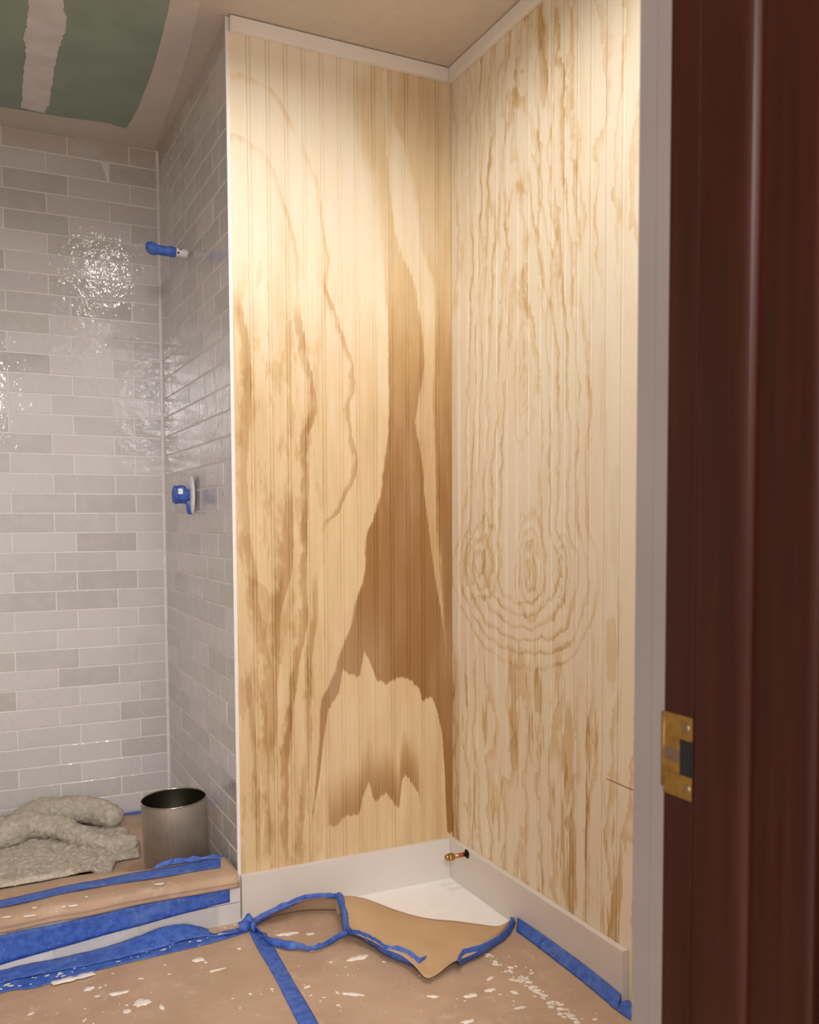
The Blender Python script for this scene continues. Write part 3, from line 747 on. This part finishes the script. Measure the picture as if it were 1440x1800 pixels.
Cc = smoothpts(CREST, 6); Nn = smoothpts(near, 6)
bm = bmesh.new(); rows = []
for i, (a, b) in enumerate(zip(Cc, Nn)):
    r = []; u = i / (len(Cc) - 1)
    for k in range(17):
        s = k / 16; p = a.lerp(b, s)
        p.z += (0.014 * (1 - 0.6 * u)) * math.sin(math.pi * min(1, s * 1.15)) + mnoise.noise(Vector((p.x * 12, p.y * 12, 3))) * 0.005 * math.sin(math.pi * s)
        p.z = max(p.z, 0.005); r.append(p)
    rows.append(r)
sheet(bm, rows); o = add_flap(obj('folded_sheet', bm, M_FLAP, None, True)); solid(o, 0.0006, 0); o['label'] = 'clean tan underside of the turned-back paper'
bm = bmesh.new(); rows = []
for a in Cc:
    r = []
    for k in range(5):
        s = k / 4; r.append(Vector((a.x, a.y + 0.004 * math.sin(math.pi * s), a.z * (1 - s) + 0.003 * s)))
    rows.append(r)
sheet(bm, rows); o = add_flap(obj('fold_back', bm, M_PAPER, None, True)); solid(o, 0.0006, 0)
def edge_tape(name, pxs, seed, crum=0.003, per=5):               # (px, py, height, dx, dy) along the strip
    prs = []
    for (px, py, z, dx, dy) in pxs:
        a = ph(px, py, z); b = at(px + dx, py + dy, 1, a.y - 0.004)
        if b.z < 0.0045: b = ph(px + dx, py + dy, 0.005)
        prs.append((a, b))
    return add_flap(ribbon(name, prs, None, per=per, crum=crum, sc=75, across=5, seed=seed, arc=0.007))
def along(curve_px, dxy, zoff=0.006): return [(px, py - 1, z + zoff, dxy[i][0], dxy[i][1]) for i, (px, py, z) in enumerate(curve_px)]
RIMPX = [(434, 1622, .012), (450, 1614, .022), (475, 1600, .038), (503, 1588, .050), (530, 1578, .058), (555, 1574, .060), (580, 1573, .059), (596, 1574, .056)]
edge_tape('tape_edge', along(RIMPX, [(6, 11), (6, 10), (5, 9), (4, 10), (3, 8), (2, 7), (0, 8), (2, 9)]), 1)
edge_tape('tape_edge', along([(588, 1574, .057), (595, 1590, .053), (601, 1608, .047), (602, 1624, .040), (604, 1638, .034)], [(15, 2), (13, 0), (11, 1), (11, 2), (15, 4)]), 2)
edge_tape('tape_edge', along([(430, 1617, .016), (448, 1630, .014), (468, 1648, .012), (500, 1654, .013), (525, 1659, .012), (550, 1666, .012), (575, 1656, .014), (595, 1644, .020), (614, 1634, .028)], [(12, 14), (10, 16), (4, 14), (2, 17), (2, 14), (2, 8), (3, 9), (3, 9), (3, 9)]), 3, 0.004)
edge_tape('tape_edge', along([(606, 1632, .032), (630, 1639, .033), (655, 1648, .033), (680, 1663, .034), (705, 1667, .034), (725, 1676, .030), (740, 1688, .024), (750, 1684, .024)], [(3, 13), (2, 12), (0, 16), (-2, 17), (-4, 24), (-5, 22), (-5, 12), (-3, 4)]), 4, 0.004)
edge_tape('tape_edge', along([(803, 1692, .027), (813, 1671, .029), (840, 1664, .026), (868, 1651, .019), (888, 1636, .015), (896, 1622, .014), (897, 1614, .012)], [(5, 6), (4, 24), (2, 18), (3, 14), (4, 14), (7, 10), (9, 10)], 0.010), 5, 0.002)
edge_tape('tape_knot', along([(418, 1628, .008), (428, 1617, .018), (438, 1610, .024), (447, 1621, .020), (440, 1632, .012)], [(4, 12), (8, 20), (6, 22), (5, 16), (8, 8)]), 6, 0.006, 6)

# ------------------------------------------------------------------ metal bucket
def metal_mat():
    t = NT('brushed_dark_steel'); (x, y, z), v = t.coords()
    st = t.noise(t.vec(x * 260, y * 260, z * 2.0), 1.0, 3, 0.6); big_ = t.noise(v, 12, 3)
    c = t.mix(st, srgb(176, 167, 155), srgb(204, 195, 182)); c = t.mix(t.step(big_, 0.35, 0.8) * 0.25, c, srgb(98, 88, 74))
    return t.base(c, 0.55, 0.85)
M_STEELB = metal_mat()
bk = tag(empty('metal_bucket', (-0.790, 0.275, 0.0425)), 'brushed grey steel cylinder bin standing on the shower floor by the tiled wall', 'bucket')
bk.rotation_euler = (0.015, -0.040, 0)
R0 = 0.0955; BH = 0.238
bm = bmesh.new(); r = lathe(bm, [(R0 - 0.004, 0.001), (R0, 0.004), (R0, BH - 0.002)], 64); cap(bm, r[0]); obj('shell', bm, M_STEELB, bk, True)
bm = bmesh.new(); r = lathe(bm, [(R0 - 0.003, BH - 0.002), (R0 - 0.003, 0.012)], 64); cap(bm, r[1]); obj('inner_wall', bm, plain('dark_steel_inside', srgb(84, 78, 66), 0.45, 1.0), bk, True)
bm = bmesh.new(); lathe(bm, [(R0, BH - 0.003), (R0 + 0.0006, BH), (R0 - 0.0012, BH + 0.0016), (R0 - 0.003, BH), (R0 - 0.003, BH - 0.003)], 64); obj('rim', bm, plain('polished_rim', srgb(176, 168, 152), 0.2, 1.0), bk, True)

# ------------------------------------------------------------------ plush bath mat heaped on the shower floor
def mat_mat():
    t = NT('shaggy_grey_mat'); (x, y, z), v = t.coords()
    n = t.noise(v, 55, 5, 0.7); n2 = t.noise(v, 190, 4, 0.7)
    c = t.mix(t.step(n, 0.3, 0.7), srgb(188, 177, 160), srgb(230, 220, 204)); c = t.mix(t.step(n2, 0.35, 0.7) * 0.5, c, srgb(204, 191, 170))
    t.bump(n2 + n * 0.8, 0.8, 0.005)
    return t.base(c, 0.95, 0, 0.1)
M_MAT = mat_mat()
def seg(p, a, b):
    ab = b - a; t_ = max(0, min(1, (p - a).dot(ab) / ab.length_squared)); return (p - (a + ab * t_)).length, t_
def mg(px, py, z): q = at(px, py, 2, z); return Vector((q.x, q.y, 0))
rolls = [(mg(-60, 1470, .04), mg(90, 1440, .05), 0.075, 0.055), (mg(-160, 1450, .05), mg(0, 1425, .06), 0.07, 0.075)]
outline = [mg(*p) for p in ((-260, 1420, .05), (0, 1440, .05), (60, 1452, .05), (150, 1450, .05), (226, 1452, .05), (228, 1468, .05), (246, 1476, .045), (246, 1500, .05), (205, 1507, .05), (190, 1530, .07), (165, 1546, .09), (130, 1556, .11), (100, 1558, .12), (60, 1563, .125), (0, 1569, .13), (-260, 1600, .14))]
def inside(p):
    c = False; n = len(outline); j = n - 1
    dmin = 9; best = p
    for i in range(n):
        a, b = outline[i], outline[j]
        if (a.y > p.y) != (b.y > p.y) and p.x < (b.x - a.x) * (p.y - a.y) / (b.y - a.y) + a.x: c = not c
        dd, tt = seg(p, a, b); j = i
        if dd < dmin: dmin = dd; best = a + (b - a) * tt
    return (dmin if c else -dmin), best
bm = bmesh.new(); g = 0.0055
nx, ny = int(0.86 / g), int(0.90 / g); grid = {}
for i in range(nx):
    for j in range(ny):
        x = -1.69 + i * g; y = 0.07 + j * g
        p = Vector((x, y, 0)); d, near_ = inside(p)
        if d < -0.006: continue
        if d < 0: x, y = near_.x, near_.y; p = Vector((x, y, 0))
        e = min(1, max(0, d) / 0.02); e = math.sqrt(e * (2 - e))
        h = 0.014 * e; fwd = 0.0
        for a, b, rr, hh in rolls:
            dist, t_ = seg(p, a, b); q = max(0, 1 - (dist / rr) ** 2)
            hr = (hh * q ** 0.42) * min(1, max(0, 0.5 + d / 0.02)) if q > 0 else 0
            if hr > h: h = hr; fwd = max(0, hr - 0.02) * 0.55
        fl_ = mnoise.noise(Vector((x * 17, y * 17, 0))) * 0.008 + mnoise.noise(Vector((x * 62, y * 62, 2))) * 0.008 + mnoise.noise(Vector((x * 120, y * 120, 5))) * 0.006
        z = shower_floor_z(x, y) + 0.0075 + h + fl_ * e
        jit = Vector((mnoise.noise(Vector((x * 110, y * 110, 11))), mnoise.noise(Vector((x * 110, y * 110, 17))), 0)) * 0.004
        if d < 0.004: jit = jit * 0.2
        grid[i, j] = bm.verts.new((x + jit.x, y + jit.y - fwd, z))
for (i, j), v in grid.items():
    q = [(i, j), (i + 1, j), (i + 1, j + 1), (i, j + 1)]
    if all(k in grid for k in q): bm.faces.new([grid[k] for k in q])
for v in [v for v in bm.verts if not v.link_faces]: bm.verts.remove(v)
bath = obj('bath_mat', bm, M_MAT, None, True); solid(bath, 0.003, -1)
def fold_roll(path, name):                                    # a thick rolled fold of the mat: (px, py, centre height, radius)
    P = smoothpts([Vector((*at(px, py, 2, z)[:2], z)) for px, py, z, r in path], 14)
    Rr = smoothpts([Vector((r, 0, 0)) for px, py, z, r in path], 14)
    bm = bmesh.new(); rows = []; n = 44; L = len(P)
    for k in range(L):
        tng = (P[min(k + 1, L - 1)] - P[max(k - 1, 0)]).normalized(); side = tng.cross(Vector((0, 0, 1))).normalized(); up = side.cross(tng)
        endr = min(1, (min(k, L - 1 - k) + 0.3) / 7.0); r0 = Rr[k].x * math.sqrt(endr * (2 - endr)); r = []
        for i in range(n):
            a = 2 * math.pi * i / n; dr = side * math.cos(a) + up * (math.sin(a) * 0.86); q = P[k] + dr * r0
            f = mnoise.noise(q * 24) * 0.007 + mnoise.noise(q * 75) * 0.008 + mnoise.noise(q * 150 + Vector((5, 0, 0))) * 0.005
            q = q + dr * f * min(1, endr * 1.5); q.z = max(q.z, shower_floor_z(q.x, q.y) + 0.012)
            r.append(bm.verts.new(q - bath.location))
        rows.append(r)
    for a, b in zip(rows, rows[1:]):
        for i in range(n): bm.faces.new((a[i], a[(i + 1) % n], b[(i + 1) % n], b[i]))
    bm.faces.new(rows[0]); bm.faces.new(rows[-1])
    return obj(name, bm, M_MAT, bath, True)
fold_roll([(-30, 1478, .075, .050), (20, 1462, .085, .056), (70, 1432, .095, .060), (120, 1424, .095, .056), (165, 1426, .09, .052), (208, 1440, .08, .044)], 'fold')
fold_roll([(10, 1462, .09, .045), (60, 1452, .085, .046), (105, 1456, .08, .042), (140, 1470, .07, .038), (175, 1482, .062, .033), (210, 1484, .058, .031), (243, 1482, .056, .028)], 'fold')
tag(bath, 'shaggy grey bath mat heaped beside the steel bin on the shower floor', 'bath mat')
# short tape at the foot of the far wall
o = ribbon('tape_strip', [(at(x, y0, 1, D - 0.006), at(x, y0 + 7, 1, D - 0.012)) for x, y0 in ((120, 1444), (205, 1431), (225, 1428), (245, 1425), (270, 1421))], None, per=4)
tag(o, 'short blue tape strip at the foot of the far tiled wall', 'tape')

# ------------------------------------------------------------------ door frame at the right, close to the camera
def wood_dark():
    t = NT('dark_mahogany'); (x, y, z), v = t.coords()
    n = t.noise(t.vec(x * 60, y * 60, z * 2.2), 1.0, 4, 0.6); n2 = t.noise(v, 7, 3)
    c = t.mix(t.step(n, 0.3, 0.75), srgb(38, 13, 7), srgb(60, 24, 14)); c = t.mix(n2 * 0.35, c, srgb(66, 30, 12))
    sc = t.step(t.noise(t.vec(x * 90, y * 90, z * 22), 1.0, 2), 0.78, 0.82) * 0.35
    c = t.mix(sc, c, srgb(140, 104, 92))
    t.bump(n, 0.08, 0.001)
    return t.base(c, 0.36, 0, 0.2)
M_DARK = wood_dark()
M_PRIMER = plain('grey_primer', srgb(140, 129, 124), 0.8, var=0.05, vs=5, bump=0.1, bs=60)
XJ = -0.775
def jy(px): return at(px, 1000, 0, XJ).y
Y = {k: jy(k) for k in (1117, 1148, 1171, 1222, 1286, 1311, 1395, 1411, 1423, 1440)}
fr = tag(empty('door_frame', (XJ, Y[1222], 0.0)), 'dark stained wooden door frame with brass strike plate at the right', 'door frame')
FO = Vector((XJ, Y[1222], 0.0))
def fpiece(name, pts, z0=0.0, z1=2.10, mat=M_DARK, smooth=False):
    bm = bmesh.new(); a, b = prism(bm, [(x - FO.x, y - FO.y) for x, y in pts], z0, z1); bm.faces.new(a[::-1]); bm.faces.new(b)
    return obj(name, bm, mat, fr, smooth)
XB = -0.7525
o = fpiece('casing_edge', [(XJ + 0.0004, Y[1117]), (XJ + 0.0004, Y[1148] + 0.0006), (XB, Y[1148] + 0.0006), (XB, Y[1117])], mat=M_PRIMER); o['label'] = 'grey primed edge of the inner casing'
o = fpiece('primed_jamb_edge', [(XJ, Y[1148]), (XJ, Y[1171]), (XB, Y[1171]), (XB, Y[1148])], mat=M_PRIMER); o['label'] = 'grey primed strip of jamb'
ra = 0.0018
fpiece('jamb_strip', [(XJ, Y[1171] - 0.0002), (XJ, Y[1222] + ra), (XJ + ra * 0.3, Y[1222] + ra * 0.3), (XJ + ra, Y[1222]), (XB, Y[1222]), (XB, Y[1171] - 0.0002)])
def quarter(x0, y0, x1, y1, n=7):                             # convex rounded corner from the jamb face back to a recessed face
    return [(x0 + (x1 - x0) * (1 - math.cos(math.pi / 2 * i / n)), y0 + (y1 - y0) * math.sin(math.pi / 2 * i / n)) for i in range(n + 1)]
XR = XJ + 0.010
fpiece('jamb_board', [(XJ + ra, Y[1222] - 0.0001), (XJ + ra * 0.3, Y[1222] - ra * 0.3), (XJ, Y[1222] - ra)] + quarter(XJ, Y[1286], XR, Y[1311]) + [(XB, Y[1311]), (XB, Y[1222] - 0.0001)])
XR2 = XR + 0.006
fpiece('stop_board', [(XR, Y[1311] - 0.0002)] + quarter(XR, Y[1395] - 0.004, XR2, Y[1411] - 0.004) + [(XB, Y[1411] - 0.004), (XB, Y[1311] - 0.0002)])
fpiece('shadow_gap_board', [(XR2 + 0.008, Y[1411] - 0.0042), (XR2 + 0.008, Y[1423] - 0.006), (XB, Y[1423] - 0.006), (XB, Y[1411] - 0.0042)])
o = fpiece('outer_casing', [(XJ + 0.018, Y[1423] - 0.0062), (XJ + 0.020, Y[1440] - 0.014), (XJ + 0.026, Y[1440] - 0.018), (XJ + 0.105, Y[1440] - 0.018), (XJ + 0.105, Y[1423] - 0.0062)])
# brass strike plate: flat plate with latch opening, lip bent round the edge, two screws
M_BRASS = plain('worn_brass', srgb(150, 114, 54), 0.42, 0.75, var=0.18, vs=120, bump=0.1, bs=500)
ya, yb = at(1218, 1330, 0, XJ).y, at(1171, 1330, 0, XJ).y
zt, zb_ = at(1195, 1256, 0, XJ).z, at(1195, 1401, 0, XJ).z
hy0, hy1 = ya - 0.0002, at(1196, 1330, 0, XJ).y
hz0, hz1 = at(1205, 1364, 0, XJ).z, at(1205, 1301, 0, XJ).z
bm = bmesh.new(); xt = XJ - 0.0016
for (y0, y1, z0, z1) in ((ya, yb + 0.0008, hz1, zt), (ya, yb + 0.0008, zb_, hz0), (hy1, yb + 0.0008, hz0, hz1)):
    box(bm, xt - FO.x, XJ - 0.0002 - FO.x, y0 - FO.y, y1 - FO.y, z0, z1, 0.0003)
sp = obj('strike_plate', bm, M_BRASS, fr); sp['label'] = 'brass strike plate with dark latch opening'
bm = bmesh.new(); lipz0, lipz1 = zb_ + 0.006, zt - 0.0005
pr_ = [(xt, yb + 0.0006), (xt + 0.0004, yb + 0.003), (xt + 0.0016, yb + 0.0054), (xt + 0.003, yb + 0.0066)]
for i in range(3):
    (xa, y0), (xb, y1) = pr_[i], pr_[i + 1]
    vs = [bm.verts.new((x - FO.x, y - FO.y, z)) for z in (lipz0, lipz1) for x, y in ((xa, y0), (xb, y1))]
    bm.faces.new((vs[0], vs[1], vs[3], vs[2]))
bmesh.ops.remove_doubles(bm, verts=bm.verts[:], dist=1e-5)
o = obj('lip', bm, M_BRASS, fr, True); o.parent = sp; solid(o, 0.0012, 0)
bm = bmesh.new(); box(bm, XJ - 0.0008 - FO.x, XJ - 0.0001 - FO.x, hy0 - 0.0002 - FO.y, hy1 - FO.y, hz0, hz1); o = obj('latch_opening', bm, M_BLACK, fr); o.parent = sp; o['label'] = 'black latch opening'
bm = bmesh.new(); zm = at(1180, 1325, 0, XJ).z; box(bm, xt - 0.0003 - FO.x, xt - FO.x, hy1 - FO.y, yb - FO.y, zm - 0.0055, zm + 0.0065); o = obj('worn_band', bm, plain('worn_plating', srgb(104, 82, 64), 0.5, 0.3, var=0.2, vs=200), fr); o.parent = sp; o['label'] = 'greyish rubbed band across the lip'
for (px, py) in ((1207, 1281), (1208, 1388)):
    c = at(px, py, 0, xt)
    bm = bmesh.new(); r = lathe(bm, [(0.0040, 0.0), (0.0040, 0.0004), (0.0032, 0.0010), (0.0016, 0.0012)], 20); cap(bm, r[-1])
    o = obj('screw', bm, M_STEEL, fr, True); o.parent = sp; o.location = (xt - FO.x, c.y - FO.y, c.z); o.rotation_euler = (0, -math.pi / 2, 0)
    
# pencil line across the narrow strip of panelling
a, b = at(1066, 1368, 0, -0.0003), at(1113, 1388, 0, -0.0003)
bm = bmesh.new(); vs = [bm.verts.new(p - BS) for p in (a, b, b + Vector((0, 0, -0.0022)), a + Vector((0, 0, -0.0018)))]; bm.faces.new(vs)
o = obj('pencil_line', bm, plain('pencil_mark', srgb(150, 92, 62), 0.8), sheet_s); o['label'] = 'reddish line ruled across the strip'
for o in COL.objects:
    if o.parent is None and o.get('category') == 'tape': o['group'] = 'blue masking tape strips'
    if o.parent is None and o.get('category') == 'wood panelling': o['group'] = 'pine beadboard sheets'
